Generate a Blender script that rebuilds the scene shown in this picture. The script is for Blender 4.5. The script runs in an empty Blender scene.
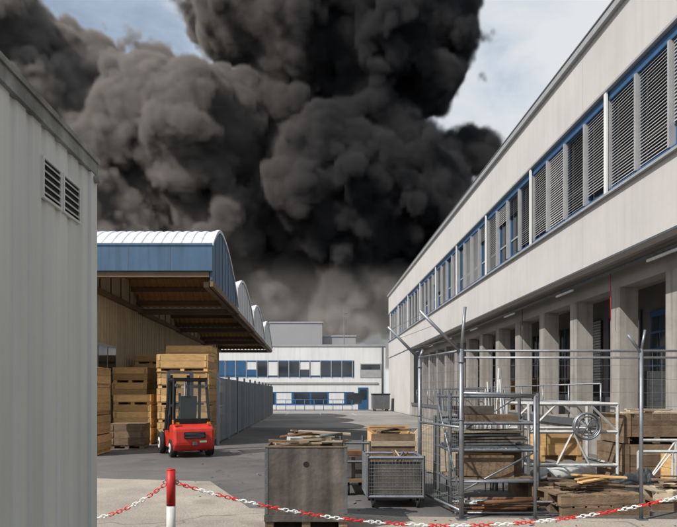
import bpy, bmesh, math, random
from mathutils import Vector, Matrix, noise
random.seed(7)
scene=bpy.context.scene
F=600.0; VX=312.0; VY=393.0; EYE=1.65
def W(px,py,d): return ((px-VX)/F*d, d, EYE+(VY-py)/F*d)

# ---------------------------------------------------------------- materials
def mat(name,col,rough=0.8,metal=0.0,var=0.25,scale=1.5,col2=None,bump=0.0,bscale=20,streak=0.0,stretch=(1,1,1),spec=0.3,island=0.0,corr=None):
    m=bpy.data.materials.new(name); m.use_nodes=True
    nt=m.node_tree; N=nt.nodes; L=nt.links
    b=N["Principled BSDF"]; b.inputs["Roughness"].default_value=rough; b.inputs["Metallic"].default_value=metal
    b.inputs["Specular IOR Level"].default_value=spec
    tc=N.new("ShaderNodeTexCoord")
    mp=N.new("ShaderNodeMapping"); mp.inputs["Scale"].default_value=stretch
    L.new(tc.outputs["Object"],mp.inputs[0])
    n=N.new("ShaderNodeTexNoise"); n.inputs["Scale"].default_value=scale; n.inputs["Detail"].default_value=8; n.inputs["Roughness"].default_value=0.65
    L.new(mp.outputs[0],n.inputs["Vector"])
    r=N.new("ShaderNodeValToRGB"); r.color_ramp.elements[0].position=0.3; r.color_ramp.elements[1].position=0.72
    c2=col2 if col2 else tuple(c*(1-var) for c in col)
    r.color_ramp.elements[0].color=(*c2,1); r.color_ramp.elements[1].color=(*col,1)
    L.new(n.outputs["Fac"],r.inputs[0])
    out=r.outputs[0]
    if streak>0:
        m2=N.new("ShaderNodeMapping"); m2.inputs["Scale"].default_value=(4,4,0.22); L.new(tc.outputs["Object"],m2.inputs[0])
        n2=N.new("ShaderNodeTexNoise"); n2.inputs["Scale"].default_value=1.3; n2.inputs["Detail"].default_value=6; L.new(m2.outputs[0],n2.inputs["Vector"])
        r2=N.new("ShaderNodeMapRange"); r2.inputs[1].default_value=0.42; r2.inputs[2].default_value=0.7; r2.inputs[3].default_value=1.0; r2.inputs[4].default_value=1-streak
        L.new(n2.outputs["Fac"],r2.inputs[0])
        mx=N.new("ShaderNodeVectorMath"); mx.operation='SCALE'; L.new(out,mx.inputs[0]); L.new(r2.outputs[0],mx.inputs["Scale"]); out=mx.outputs[0]
    if island>0:
        g=N.new("ShaderNodeNewGeometry"); r3=N.new("ShaderNodeMapRange"); r3.inputs[3].default_value=1-island; r3.inputs[4].default_value=1+island*0.6
        L.new(g.outputs["Random Per Island"],r3.inputs[0])
        mx=N.new("ShaderNodeVectorMath"); mx.operation='SCALE'; L.new(out,mx.inputs[0]); L.new(r3.outputs[0],mx.inputs["Scale"]); out=mx.outputs[0]
    L.new(out,b.inputs["Base Color"])
    if bump>0:
        nb=N.new("ShaderNodeTexNoise"); nb.inputs["Scale"].default_value=bscale; nb.inputs["Detail"].default_value=5
        L.new(mp.outputs[0],nb.inputs["Vector"])
        bp=N.new("ShaderNodeBump"); bp.inputs["Strength"].default_value=bump; bp.inputs["Distance"].default_value=0.02
        L.new(nb.outputs["Fac"],bp.inputs["Height"]); L.new(bp.outputs[0],b.inputs["Normal"])
    return m
M={}
M['cladding']=mat("container_paint",(0.66,0.675,0.66),0.45,0,0.10,0.9,streak=0.16,bump=0.04,bscale=6)
M['trim']=mat("container_trim",(0.40,0.41,0.39),0.6,0,0.6,7,streak=0.5)
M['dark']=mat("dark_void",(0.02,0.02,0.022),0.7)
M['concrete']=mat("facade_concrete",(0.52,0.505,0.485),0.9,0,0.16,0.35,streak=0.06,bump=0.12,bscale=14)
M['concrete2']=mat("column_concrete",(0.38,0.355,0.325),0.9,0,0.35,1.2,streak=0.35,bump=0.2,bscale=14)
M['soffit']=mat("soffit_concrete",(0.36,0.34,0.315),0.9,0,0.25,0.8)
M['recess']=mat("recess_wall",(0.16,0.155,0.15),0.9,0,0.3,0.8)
M['blue']=mat("blue_paint",(0.04,0.11,0.23),0.45,0,0.25,3)
M['blued']=mat("blue_grey_fascia",(0.075,0.145,0.235),0.5,0,0.25,1.2,streak=0.25)
M['frame']=mat("window_frame_alu",(0.40,0.41,0.42),0.4,0.2,0.2,4)
M['glass']=mat("window_glass",(0.035,0.045,0.055),0.08,0,0.4,0.7,spec=0.8)
M['blind']=mat("blind_slats",(0.40,0.40,0.40),0.5,0,0.2,2,island=0.15)
M['roofw']=mat("white_roof_sheet",(0.68,0.70,0.72),0.4,0,0.15,1.5,streak=0.2)
M['deck']=mat("canopy_deck",(0.46,0.27,0.11),0.8,0,0.25,1.5)
M['beam']=mat("canopy_beam",(0.20,0.14,0.09),0.7,0,0.3,2)
M['beige']=mat("beige_cladding",(0.72,0.60,0.42),0.75,0,0.18,1.0,streak=0.2)
M['steel']=mat("galvanised_steel",(0.30,0.32,0.35),0.45,0.7,0.35,8)
M['steeld']=mat("weathered_steel",(0.17,0.18,0.19),0.55,0.5,0.4,6)
M['rust']=mat("rusty_steel",(0.20,0.10,0.055),0.85,0.1,0.6,7)
M['fenceg']=mat("grey_fence_paint",(0.34,0.37,0.40),0.55,0,0.2,3,island=0.2)
M['white']=mat("white_render",(0.70,0.71,0.71),0.8,0,0.12,0.4,streak=0.12)
M['grey']=mat("grey_render",(0.33,0.33,0.34),0.85,0,0.15,0.2)
M['wood']=mat("pallet_wood",(0.68,0.43,0.19),0.85,0,0.35,5,stretch=(1,1,5),island=0.35,bump=0.3,bscale=30)
M['woodg']=mat("weathered_wood",(0.29,0.205,0.135),0.9,0,0.5,4,stretch=(1,1,3),island=0.35,bump=0.4,bscale=30,streak=0.3)
M['woodl']=mat("light_plank",(0.58,0.48,0.35),0.85,0,0.35,6,stretch=(1,4,4),island=0.45,bump=0.2)
M['ply']=mat("plywood_brown",(0.175,0.155,0.137),0.85,0,0.6,2.6,streak=0.55,bump=0.35,island=0.12)
M['red']=mat("red_paint",(0.60,0.035,0.02),0.35,0,0.3,5,spec=0.5,streak=0.15)
M['chainr']=mat("red_plastic",(0.65,0.02,0.02),0.4,0,0.1,5,spec=0.5)
M['chainw']=mat("white_plastic",(0.8,0.8,0.78),0.4,0,0.1,5,spec=0.5)
M['postr']=mat("red_reflective_paint",(0.60,0.025,0.02),0.5,0,0.25,14,spec=0.4,streak=0.2)
M['postw']=mat("white_reflective_paint",(0.75,0.75,0.72),0.5,0,0.25,14,spec=0.4,streak=0.25)
M['black']=mat("black_paint",(0.02,0.02,0.022),0.4,0,0.3,5)
M['rubber']=mat("tyre_rubber",(0.025,0.025,0.025),0.9,0,0.3,9)
M['tarp']=mat("dark_tarp",(0.05,0.055,0.06),0.55,0,0.4,4,bump=0.6,bscale=7)
M['wrap']=mat("white_wrap",(0.52,0.53,0.52),0.5,0,0.4,5,bump=0.5,bscale=10)
M['binblue']=mat("blue_plastic",(0.03,0.14,0.33),0.5,0,0.2,3)
M['lamp']=mat("lamp_orange",(0.8,0.25,0.02),0.3)

class MB:
    def __init__(s,name,parent=None,bevel=0,smooth=False):
        s.name=name; s.bm=bmesh.new(); s.mats=[]; s.parent=parent; s.bevel=bevel; s.smooth=smooth
    def mi(s,m):
        if m not in s.mats: s.mats.append(m)
        return s.mats.index(m)
    def _f(s,vs,m,sm=False):
        try:
            f=s.bm.faces.new(vs); f.material_index=s.mi(m); f.smooth=sm; return f
        except ValueError: return None
    def hexa(s,pts,m):
        v=[s.bm.verts.new(p) for p in pts]
        for q in ((0,3,2,1),(4,5,6,7),(0,1,5,4),(1,2,6,5),(2,3,7,6),(3,0,4,7)): s._f([v[i] for i in q],m)
    def box(s,x0,x1,y0,y1,z0,z1,m,rot=None,piv=None):
        p=[Vector(q) for q in ((x0,y0,z0),(x1,y0,z0),(x1,y1,z0),(x0,y1,z0),(x0,y0,z1),(x1,y0,z1),(x1,y1,z1),(x0,y1,z1))]
        if rot:
            c=Vector(piv) if piv else Vector(((x0+x1)/2,(y0+y1)/2,(z0+z1)/2))
            R=Matrix.Rotation(rot[0],4,'X')@Matrix.Rotation(rot[1],4,'Y')@Matrix.Rotation(rot[2],4,'Z')
            p=[c+R@(q-c) for q in p]
        s.hexa(p,m)
    def tube(s,a,b,r,m,n=8,r2=None,cap=True):
        a=Vector(a); b=Vector(b); d=(b-a)
        if d.length<1e-6: return
        q=d.to_track_quat('Z','Y'); r2=r if r2 is None else r2
        A=[s.bm.verts.new(a+q@Vector((r*math.cos(2*math.pi*i/n),r*math.sin(2*math.pi*i/n),0))) for i in range(n)]
        B=[s.bm.verts.new(b+q@Vector((r2*math.cos(2*math.pi*i/n),r2*math.sin(2*math.pi*i/n),0))) for i in range(n)]
        for i in range(n): s._f([A[i],A[(i+1)%n],B[(i+1)%n],B[i]],m,n>5)
        if cap: s._f(A[::-1],m); s._f(B,m)
    def bar(s,a,b,w,m):  s.tube(a,b,w*0.7,m,4)
    def prism(s,pts,x0,x1,m,axis='X'):
        if axis=='X':
            A=[s.bm.verts.new((x0,p[0],p[1])) for p in pts]; B=[s.bm.verts.new((x1,p[0],p[1])) for p in pts]
        else:
            A=[s.bm.verts.new((p[0],x0,p[1])) for p in pts]; B=[s.bm.verts.new((p[0],x1,p[1])) for p in pts]
        n=len(pts)
        for i in range(n): s._f([A[i],A[(i+1)%n],B[(i+1)%n],B[i]],m)
        s._f(A[::-1],m); s._f(B,m)
    def torus(s,c,R,r,m,nrm=(0,1,0),n=20,k=8,sx=1.0,M4=None):
        q=Vector(nrm).to_track_quat('Z','Y'); rings=[]
        for i in range(n):
            a=2*math.pi*i/n; row=[]
            for j in range(k):
                b=2*math.pi*j/k
                p=Vector(((R+r*math.cos(b))*math.cos(a)*sx,(R+r*math.cos(b))*math.sin(a),r*math.sin(b)))
                row.append(s.bm.verts.new(Vector(c)+q@p))
            rings.append(row)
        for i in range(n):
            for j in range(k):
                s._f([rings[i][j],rings[(i+1)%n][j],rings[(i+1)%n][(j+1)%k],rings[i][(j+1)%k]],m,True)
    def done(s,loc=None,rotz=0):
        bmesh.ops.recalc_face_normals(s.bm,faces=s.bm.faces[:])
        me=bpy.data.meshes.new(s.name); s.bm.to_mesh(me); s.bm.free()
        for m in s.mats: me.materials.append(M[m] if isinstance(m,str) else m)
        o=bpy.data.objects.new(s.name,me); scene.collection.objects.link(o)
        if s.parent: o.parent=s.parent
        if loc: o.location=loc
        o.rotation_euler[2]=rotz
        if s.bevel:
            bv=o.modifiers.new("Bevel",'BEVEL'); bv.width=s.bevel; bv.segments=2; bv.limit_method='ANGLE'
        return o
def empty(name,loc=(0,0,0)):
    o=bpy.data.objects.new(name,None); scene.collection.objects.link(o); o.location=loc; return o

# ---------------------------------------------------------------- ground
def ground_mat(name,ca,cb,sc,crack):
    m=bpy.data.materials.new(name); m.use_nodes=True; nt=m.node_tree; N=nt.nodes; L=nt.links
    b=N["Principled BSDF"]; b.inputs["Roughness"].default_value=0.9
    tc=N.new("ShaderNodeTexCoord")
    n1=N.new("ShaderNodeTexNoise"); n1.inputs["Scale"].default_value=sc; n1.inputs["Detail"].default_value=9; n1.inputs["Roughness"].default_value=0.62
    n2=N.new("ShaderNodeTexNoise"); n2.inputs["Scale"].default_value=45; n2.inputs["Detail"].default_value=4
    for n in(n1,n2): L.new(tc.outputs["Object"],n.inputs["Vector"])
    r=N.new("ShaderNodeValToRGB"); e=r.color_ramp.elements; e[0].position=0.38; e[0].color=(*ca,1); e[1].position=0.62; e[1].color=(*cb,1)
    L.new(n1.outputs["Fac"],r.inputs[0])
    mr=N.new("ShaderNodeMapRange"); mr.inputs[1].default_value=0.3; mr.inputs[2].default_value=0.7; mr.inputs[3].default_value=0.72; mr.inputs[4].default_value=1.28
    L.new(n2.outputs["Fac"],mr.inputs[0])
    v=N.new("ShaderNodeVectorMath"); v.operation='SCALE'; L.new(r.outputs[0],v.inputs[0]); L.new(mr.outputs[0],v.inputs["Scale"])
    vo=N.new("ShaderNodeTexVoronoi"); vo.feature='DISTANCE_TO_EDGE'; vo.inputs["Scale"].default_value=crack
    nw=N.new("ShaderNodeTexNoise"); nw.inputs["Scale"].default_value=1.2; L.new(tc.outputs["Object"],nw.inputs["Vector"])
    ad=N.new("ShaderNodeVectorMath"); ad.operation='ADD'; L.new(tc.outputs["Object"],ad.inputs[0]); L.new(nw.outputs["Color"],ad.inputs[1]); L.new(ad.outputs[0],vo.inputs["Vector"])
    c=N.new("ShaderNodeMapRange"); c.inputs[1].default_value=0.001; c.inputs[2].default_value=0.006; c.inputs[3].default_value=0.6; c.inputs[4].default_value=1
    L.new(vo.outputs["Distance"],c.inputs[0])
    v2=N.new("ShaderNodeVectorMath"); v2.operation='SCALE'; L.new(v.outputs[0],v2.inputs[0]); L.new(c.outputs[0],v2.inputs["Scale"])
    n4=N.new("ShaderNodeTexNoise"); n4.inputs["Scale"].default_value=0.9; n4.inputs["Detail"].default_value=5; L.new(tc.outputs["Object"],n4.inputs["Vector"])
    c4=N.new("ShaderNodeMapRange"); c4.inputs[1].default_value=0.60; c4.inputs[2].default_value=0.74; c4.inputs[3].default_value=1; c4.inputs[4].default_value=0.6; L.new(n4.outputs["Fac"],c4.inputs[0])
    v3=N.new("ShaderNodeVectorMath"); v3.operation='SCALE'; L.new(v2.outputs[0],v3.inputs[0]); L.new(c4.outputs[0],v3.inputs["Scale"])
    L.new(v3.outputs[0],b.inputs["Base Color"])
    bp=N.new("ShaderNodeBump"); bp.inputs["Strength"].default_value=0.4; bp.inputs["Distance"].default_value=0.01; L.new(n2.outputs["Fac"],bp.inputs["Height"]); L.new(bp.outputs[0],b.inputs["Normal"])
    return m
M['asphalt']=ground_mat("asphalt",(0.07,0.068,0.068),(0.135,0.13,0.122),0.22,0.28)
M['apron']=ground_mat("concrete_apron",(0.24,0.212,0.178),(0.35,0.312,0.262),0.6,0.2)
M['lane']=ground_mat("light_asphalt",(0.19,0.184,0.174),(0.29,0.275,0.255),0.25,0.12)
M['paint']=mat("road_paint",(0.6,0.6,0.57),0.8,0,0.5,12)
g=MB("ground"); g._f([g.bm.verts.new(p) for p in((-900,-200,0),(900,-200,0),(900,1500,0),(-900,1500,0))],'asphalt'); g.done()
p=MB("pavement")
p._f([p.bm.verts.new(q) for q in((-9,-3,0.004),(9,-3,0.004),(9,7.6,0.004),(1.2,8.0,0.004),(-0.9,8.6,0.004),(-1.9,11.2,0.004),(-9,12.4,0.004))],'apron'); p.done()
p=MB("road"); p._f([p.bm.verts.new(q) for q in((-30,31,0.004),(7.2,28,0.004),(7.2,56.5,0.004),(-30,56.5,0.004))],'lane')
for i in range(3):
    p._f([p.bm.verts.new(q) for q in((-2+i*2.6,44,0.008),(-1.9+i*2.6,44,0.008),(-1.9+i*2.6,49,0.008),(-2+i*2.6,49,0.008))],'paint')
p.done()
random.seed(77)
b=MB("ground_litter")
for i in range(110):
    x=random.uniform(-3,6) if i%3==0 else random.uniform(0.3,6); y=random.uniform(7.6,15) if i%3==0 else random.uniform(7.4,9.5)
    s_=random.uniform(0.005,0.014); l=s_*random.choice([1,1,2,4]); b.box(x-l,x+l,y-s_,y+s_,0.005,0.008+s_*0.5,random.choice(['woodg','steeld','concrete2','ply']),rot=(0,0,random.uniform(0,3)))
b.done()

# ---------------------------------------------------------------- container (left foreground)
ct=empty("site_container")
CX=-1.26; CE=3.45; CH=3.0
b=MB("walls",ct)
y=CE-0.07; prof=[]
while y>-3:
    prof+= [(CX,y),(CX,y-0.085),(CX-0.012,y-0.097),(CX-0.012,y-0.135),(CX,y-0.147)]; y-=0.147
for i in range(len(prof)-1):
    a,c=prof[i],prof[i+1]
    if abs(a[1]-c[1])<1e-6 and abs(a[0]-c[0])<1e-6: continue
    b._f([b.bm.verts.new(q) for q in((a[0],a[1],0.15),(c[0],c[1],0.15),(c[0],c[1],CH-0.1),(a[0],a[1],CH-0.1))],'cladding')
b.box(CX-2.4,CX-0.02,-3,CE-0.02,0.1,CH-0.04,'cladding')
b.done()
b=MB("frame",ct,bevel=0.008)
b.box(CX-0.09,CX+0.018,CE-0.07,CE+0.02,0.0,CH-0.1,'cladding')
b.box(CX-2.4,CX-2.3,CE-0.07,CE+0.02,0.0,CH-0.1,'cladding')
b.box(CX-2.42,CX+0.02,-3,CE+0.022,0.0,0.14,'trim')
b.box(CX-2.42,CX+0.022,-3,CE+0.024,CH-0.1,CH-0.03,'trim')
b.box(CX-2.45,CX+0.032,-3,CE+0.034,CH-0.03,CH,'trim')
b.tube((CX+0.02,CE-0.02,CH-0.13),(CX+0.05,CE-0.02,CH-0.13),0.022,'trim',12)
for q in range(12): b.tube((CX+0.002,3.28-q*0.42,0.4),(CX+0.006,3.28-q*0.42,0.4),0.006,'trim',8)
b.done()
b=MB("vents",ct)
def vent(y0,y1,z0,z1):
    b.box(CX-0.002,CX+0.012,y0,y1,z0,z0+0.012,'cladding'); b.box(CX-0.002,CX+0.012,y0,y1,z1-0.012,z1,'cladding')
    b.box(CX-0.002,CX+0.012,y0,y0+0.012,z0+0.012,z1-0.012,'cladding'); b.box(CX-0.002,CX+0.012,y1-0.012,y1,z0+0.012,z1-0.012,'cladding')
    b.box(CX-0.0,CX+0.003,y0+0.012,y1-0.012,z0+0.012,z1-0.012,'dark')
    n=5; h=(z1-z0-0.03)/n
    for i in range(n):
        z=z0+0.015+h*(i+0.5)
        b.box(CX+0.005,CX+0.009,y0+0.014,y1-0.014,z-0.009,z+0.009,'cladding',rot=(0,math.radians(-40),0))
vent(2.79,3.0,2.56,2.76); vent(3.02,3.24,2.56,2.76)
b.done()

# ---------------------------------------------------------------- chain barrier
po=MB("barrier_post")
PX,PY=W(171,0,5.06)[0],5.06
for z0,z1,m in((0,0.3,'postr'),(0.3,0.7,'postw'),(0.7,1.0,'postr')): po.tube((PX,PY,z0),(PX,PY,z1),0.038,m,20)
po.tube((PX,PY,1.0),(PX,PY,1.012),0.038,'postr',20,r2=0.028); po.tube((PX,PY,0),(PX,PY,0.02),0.13,'steeld',20)
po.torus((PX+0.05,PY,0.90),0.015,0.005,'steel'); po.torus((PX-0.05,PY,0.90),0.015,0.005,'steel')
po.done()
def chain(name,a,b_,sag):
    c=MB(name); a=Vector(a); b_=Vector(b_); pts=[]; K=400
    for i in range(K+1):
        t=i/K; q=a.lerp(b_,t); q.z-=sag*4*t*(1-t); pts.append(q)
    L=0; step=0.036; cnt=0; nxt=step/2
    for i in range(K):
        L+=(pts[i+1]-pts[i]).length
        if L>=nxt:
            d=(pts[i+1]-pts[i]).normalized()
            up=Vector((0,0,1)) if cnt%2 else Vector((0,1,0))
            up=(up-d*up.dot(d)).normalized(); side=d.cross(up)
            m='chainr' if (cnt//5)%2==0 else 'chainw'
            n=14;k=6;rows=[]
            for u in range(n):
                an=2*math.pi*u/n; cx=0.016*math.cos(an)+ (0.009 if math.cos(an)>0 else -0.009); cy=0.013*math.sin(an)
                ctr=pts[i]+d*cx+side*cy; od=(d*math.cos(an)+side*math.sin(an))
                rows.append([c.bm.verts.new(ctr+od*0.0042*math.cos(2*math.pi*v/k)+up*0.0042*math.sin(2*math.pi*v/k)) for v in range(k)])
            for u in range(n):
                for v in range(k): c._f([rows[u][v],rows[(u+1)%n][v],rows[(u+1)%n][(v+1)%k],rows[u][(v+1)%k]],m,True)
            cnt+=1; nxt+=step
    c.done()
chain("barrier_chain",(PX+0.05,PY,0.89),(3.9,5.06,1.02),0.42)
chain("barrier_chain",(PX-0.05,PY,0.88),(-2.75,5.06,0.88),0.30)
po=MB("barrier_post")
for z0,z1,m in((0,0.4,'postr'),(0.4,0.8,'postw'),(0.8,1.1,'postr')): po.tube((3.95,PY,z0),(3.95,PY,z1),0.038,m,20)
po.tube((3.95,PY,0),(3.95,PY,0.02),0.13,'steeld',20); po.done()

# ---------------------------------------------------------------- right building
rb=empty("office_building")
X=7.4; Y0=-2; Y1=58.0
ZB=5.0; ZW0=6.6; ZW1=9.25; ZR=11.05
b=MB("walls",rb)
P=5.2
y=Y1
while y>Y0:
    ya=max(y-P,Y0)
    b.box(X,X+0.3,ya+0.006,y-0.006,ZW1+0.02,ZR-0.12,'concrete')
    b.box(X,X+0.3,ya+0.006,y-0.006,ZB,ZW0-0.04,'concrete')
    y-=P
b.box(X+0.02,X+0.32,Y0,Y1-0.02,ZB+0.02,ZW0-0.06,'grey'); b.box(X+0.02,X+0.32,Y0,Y1-0.02,ZW1+0.04,ZR-0.14,'grey')
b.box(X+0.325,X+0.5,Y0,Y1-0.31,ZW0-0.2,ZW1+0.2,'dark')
b.box(X+0.33,X+14,Y1-0.3,Y1,0,ZR-0.13,'concrete')
b.box(X+0.02,X+0.315,45.5,Y1-0.02,0,ZB-0.02,'concrete')
b.done()
b=MB("roof",rb)
b.box(X-0.12,X+14,Y0,Y1+0.12,ZR-0.12,ZR+0.06,'frame'); b.box(X-0.14,X+0.1,Y0,Y1+0.14,ZR+0.06,ZR+0.1,'steeld')
b.done()
b=MB("sill",rb)
b.box(X-0.10,X+0.3,Y0,Y1,ZW0-0.04,ZW0+0.02,'frame'); b.box(X+0.05,X+0.3,Y0,Y1,ZW0+0.02,ZW0+0.16,'blue')
b.box(X-0.05,X+0.3,Y0,Y1,ZW1-0.04,ZW1+0.02,'frame'); b.box(X+0.06,X+0.3,Y0,Y1,ZW1-0.26,ZW1-0.04,'blue')
b.box(X-0.015,X-0.001,Y0,Y1,ZB,ZB+0.05,'steeld')
b.done()
b=MB("windows",rb)
bay=1.3; i=0; y=Y1
za=ZW0+0.16; zb=ZW1-0.26
while y>Y0:
    ya=y-bay
    b.box(X+0.20,X+0.22,ya+0.06,y-0.06,za,zb,'glass')
    b.box(X+0.02,X+0.22,ya-0.035,ya+0.035,za,zb,'frame')
    if i%4==0: b.box(X-0.03,X+0.018,ya-0.06,ya+0.06,ZW0+0.02,ZW1-0.04,'white')
    b.box(X+0.16,X+0.20,ya+0.035,ya+0.10,za,zb,'blue'); b.box(X+0.16,X+0.20,y-0.10,y-0.035,za,zb,'blue')
    b.box(X+0.165,X+0.198,ya+0.10,y-0.10,za,za+0.07,'blue')
    b.box(X+0.165,X+0.198,ya+0.10,y-0.10,za+0.62,za+0.68,'frame')
    i+=1; y-=bay
b.done()
b=MB("blinds",rb)
i=0; y=Y1; random.seed(5)
while y>Y0:
    ya=y-bay
    dr=random.choice([1,1,0.97,0.6,0.3,1,0.0,0.85]); 
    if y<22: dr=random.choice([1,0.95,0.78,0.9])
    z=zb; zend=zb-(zb-za)*dr; st=0.075; tl=math.radians(random.choice([-52,-52,-60,-44]))
    while z>zend+0.05:
        b.box(X+0.075,X+0.145,ya+0.06,y-0.06,z-0.05,z-0.045,'blind',rot=(0,tl,0)); z-=st
    i+=1; y-=bay
b.done()
b=MB("ground_floor",rb)
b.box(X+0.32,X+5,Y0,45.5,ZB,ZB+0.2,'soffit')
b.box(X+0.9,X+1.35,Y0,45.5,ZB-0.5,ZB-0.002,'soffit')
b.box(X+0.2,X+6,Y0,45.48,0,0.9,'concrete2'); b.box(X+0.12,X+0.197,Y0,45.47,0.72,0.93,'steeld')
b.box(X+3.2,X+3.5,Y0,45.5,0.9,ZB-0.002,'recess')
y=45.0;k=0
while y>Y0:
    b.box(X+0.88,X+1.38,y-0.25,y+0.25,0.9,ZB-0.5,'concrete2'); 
    y-=2.6; k+=1
b.done()
b=MB("ground_floor_windows",rb)
y=45.0;k=0
random.seed(3)
while y>Y0+3:
    typ=(k*2)%5
    ya,yb=y-2.35,y-0.25
    xx=X+3.2
    if typ==0:
        b.box(xx-0.05,xx-0.01,ya,yb,0.92,4.2,'blue')
        for j in range(4):
            for q in range(6):
                b.box(xx-0.07,xx-0.052,ya+0.06+j*0.51,ya+0.50+j*0.51,1.0+q*0.51,1.44+q*0.51,'glass')
    elif typ==1:
        b.box(xx-0.06,xx-0.01,ya,yb,0.92,4.3,'dark')
        z=4.3
        while z>2.0: b.box(xx-0.10,xx-0.07,ya+0.02,yb-0.02,z-0.09,z-0.01,'blind'); z-=0.1
    else:
        b.box(xx-0.04,xx-0.01,ya,yb,1.1,4.3,'glass'); 
        for j in range(5): b.box(xx-0.08,xx-0.042,ya+j*0.51,ya+0.05+j*0.51,1.1,4.3,'steeld')
        b.box(xx-0.085,xx-0.042,ya,yb,3.0,3.06,'blue')
    y-=2.6;k+=1
b.done()
b=MB("service_pipes",rb)
b.tube((X+0.5,Y0,ZB-0.14),(X+0.5,45,ZB-0.14),0.05,'steeld'); b.tube((X+0.66,Y0,ZB-0.1),(X+0.66,45,ZB-0.1),0.03,'steeld')
b.tube((X+0.66,16.2,ZB-0.1),(X+0.66,16.2,3.6),0.010,'chainr'); b.tube((X+0.66,23,ZB-0.1),(X+0.66,23,3.2),0.015,'steeld')
y=44
while y>8:
    b.box(X+0.4,X+0.45,y,y+1.2,ZB-0.3,ZB-0.24,'postw'); y-=5.2
b.done()
b=MB("loading_dock_railing")
for yy in range(16,45,2):
    b.tube((X+0.3,yy,0.9),(X+0.3,yy,1.9),0.025,'steel')
for z in(1.4,1.9): b.tube((X+0.3,16,z),(X+0.3,44,z),0.022,'steel')
b.done()
random.seed(31)
def open_box(name,x0,x1,y0,y1,z0,z1,m,fill='dark',feet=True):
    b=MB(name); n=max(1,round((z1-z0-0.12)/0.2)); h=(z1-z0-0.12)/n
    for q in range(n):
        a=z0+0.12+q*h; c=a+h-0.006
        b.box(x0,x1,y0,y0+0.022,a,c,m); b.box(x0,x1,y1-0.022,y1,a,c,m); b.box(x0,x0+0.022,y0+0.023,y1-0.023,a,c,m); b.box(x1-0.022,x1,y0+0.023,y1-0.023,a,c,m)
    for xx in(x0+0.03,x1-0.11): b.box(xx,xx+0.08,y0-0.018,y0-0.001,z0+0.12,z1-0.01,m)
    for xx in(x0,(x0+x1)/2-0.05,x1-0.1): b.box(xx,xx+0.1,y0,y1,z0,z0+0.118,m)
    b.box(x0+0.025,x1-0.025,y0+0.03,y1-0.03,z0+0.12,z1-0.13,fill); return b
yy=14.0
while yy<40:
    w=random.uniform(0.8,1.2); h=random.uniform(0.5,1.4)
    open_box("wooden_box",X+1.7,X+2.7,yy,yy+w,0.902,0.9+h,random.choice(['woodg','wood','steeld']),'ply').done(); yy+=w+random.uniform(1.2,4.2)

# ---------------------------------------------------------------- back buildings
wb=empty("white_factory_building")
D=60.0
b=MB("walls",wb); b.box(-34,7.35,D,D+14,0,6.35,'white'); b.box(-34.1,7.37,D-0.1,D+14.1,6.35,6.5,'frame'); b.done()
b=MB("windows",wb)
b.box(-30,4.2,D-0.03,D-0.0,3.25,4.9,'blue')
x=-29.8;k=0
while x<4:
    m='glass' if (k%4) else 'white'
    if -10<x<-6.4: m='blue'
    b.box(x,x+0.92,D-0.06,D-0.032,3.4,4.75,m)
    if k%5==2: b.box(x+0.02,x+0.9,D-0.07,D-0.062,4.0,4.74,'white')
    b.box(x+0.94,x+1.02,D-0.09,D-0.032,3.25,4.9,'frame'); x+=1.06;k+=1
b.box(4.8,6.9,D-0.05,D,3.2,4.6,'frame'); b.box(4.9,6.8,D-0.07,D-0.052,4.0,4.5,'glass')
b.box(-30,6.6,D-0.08,D,2.55,2.72,'frame')
b.box(-30,4.2,D-0.03,D,0.5,1.75,'blue')
x=-29.8;k=0
while x<4:
    b.box(x,x+1.5,D-0.06,D-0.032,0.6,1.65,'glass' if k%3 else 'white'); x+=1.75;k+=1
b.box(4.6,5.6,D-0.05,D,0,2.2,'blue'); b.box(4.75,5.45,D-0.07,D-0.052,1.0,2.0,'glass')
b.tube((7.0,D-0.06,0),(7.0,D-0.06,6.3),0.06,'steeld')
b.done()
b=MB("warehouse_building"); b.box(-6.2,1.5,88,100,0,11.9,'grey'); b.box(1.5,6.5,89,100,0,10.0,'grey'); b.box(-9,-6.2,89,99,0,10.6,'grey')
b.box(-6.3,1.6,87.9,100.1,11.9,12.1,'frame'); b.box(1.6,6.6,88.9,100.1,10.0,10.2,'frame')
b.done()
b=MB("antenna_mast"); b.tube((4.6,86,0),(4.6,86,14.0),0.07,'steeld'); b.tube((4.1,86,13),(5.1,86,13),0.03,'steeld'); b.done()
b=MB("waste_container",bevel=0.03)
b.prism([(54.0,0.2),(55.6,0.2),(55.7,1.5),(53.9,1.5)],5.5,7.0,'steeld'); b.box(5.45,7.05,53.85,55.75,1.5,1.6,'black')
for x in(5.7,6.8): 
    for yy in(54.2,55.4): b.tube((x-0.05,yy,0.1),(x+0.05,yy,0.1),0.1,'rubber',12)
b.done()
b=MB("yard_railing")
for i in range(9): b.tube((-3.4+i*0.9,57,0),(-3.4+i*0.9,57,1.0),0.03,'binblue')
for z in(0.5,1.0): b.tube((-3.4,57,z),(3.8,57,z),0.03,'binblue')
b.done()

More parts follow.
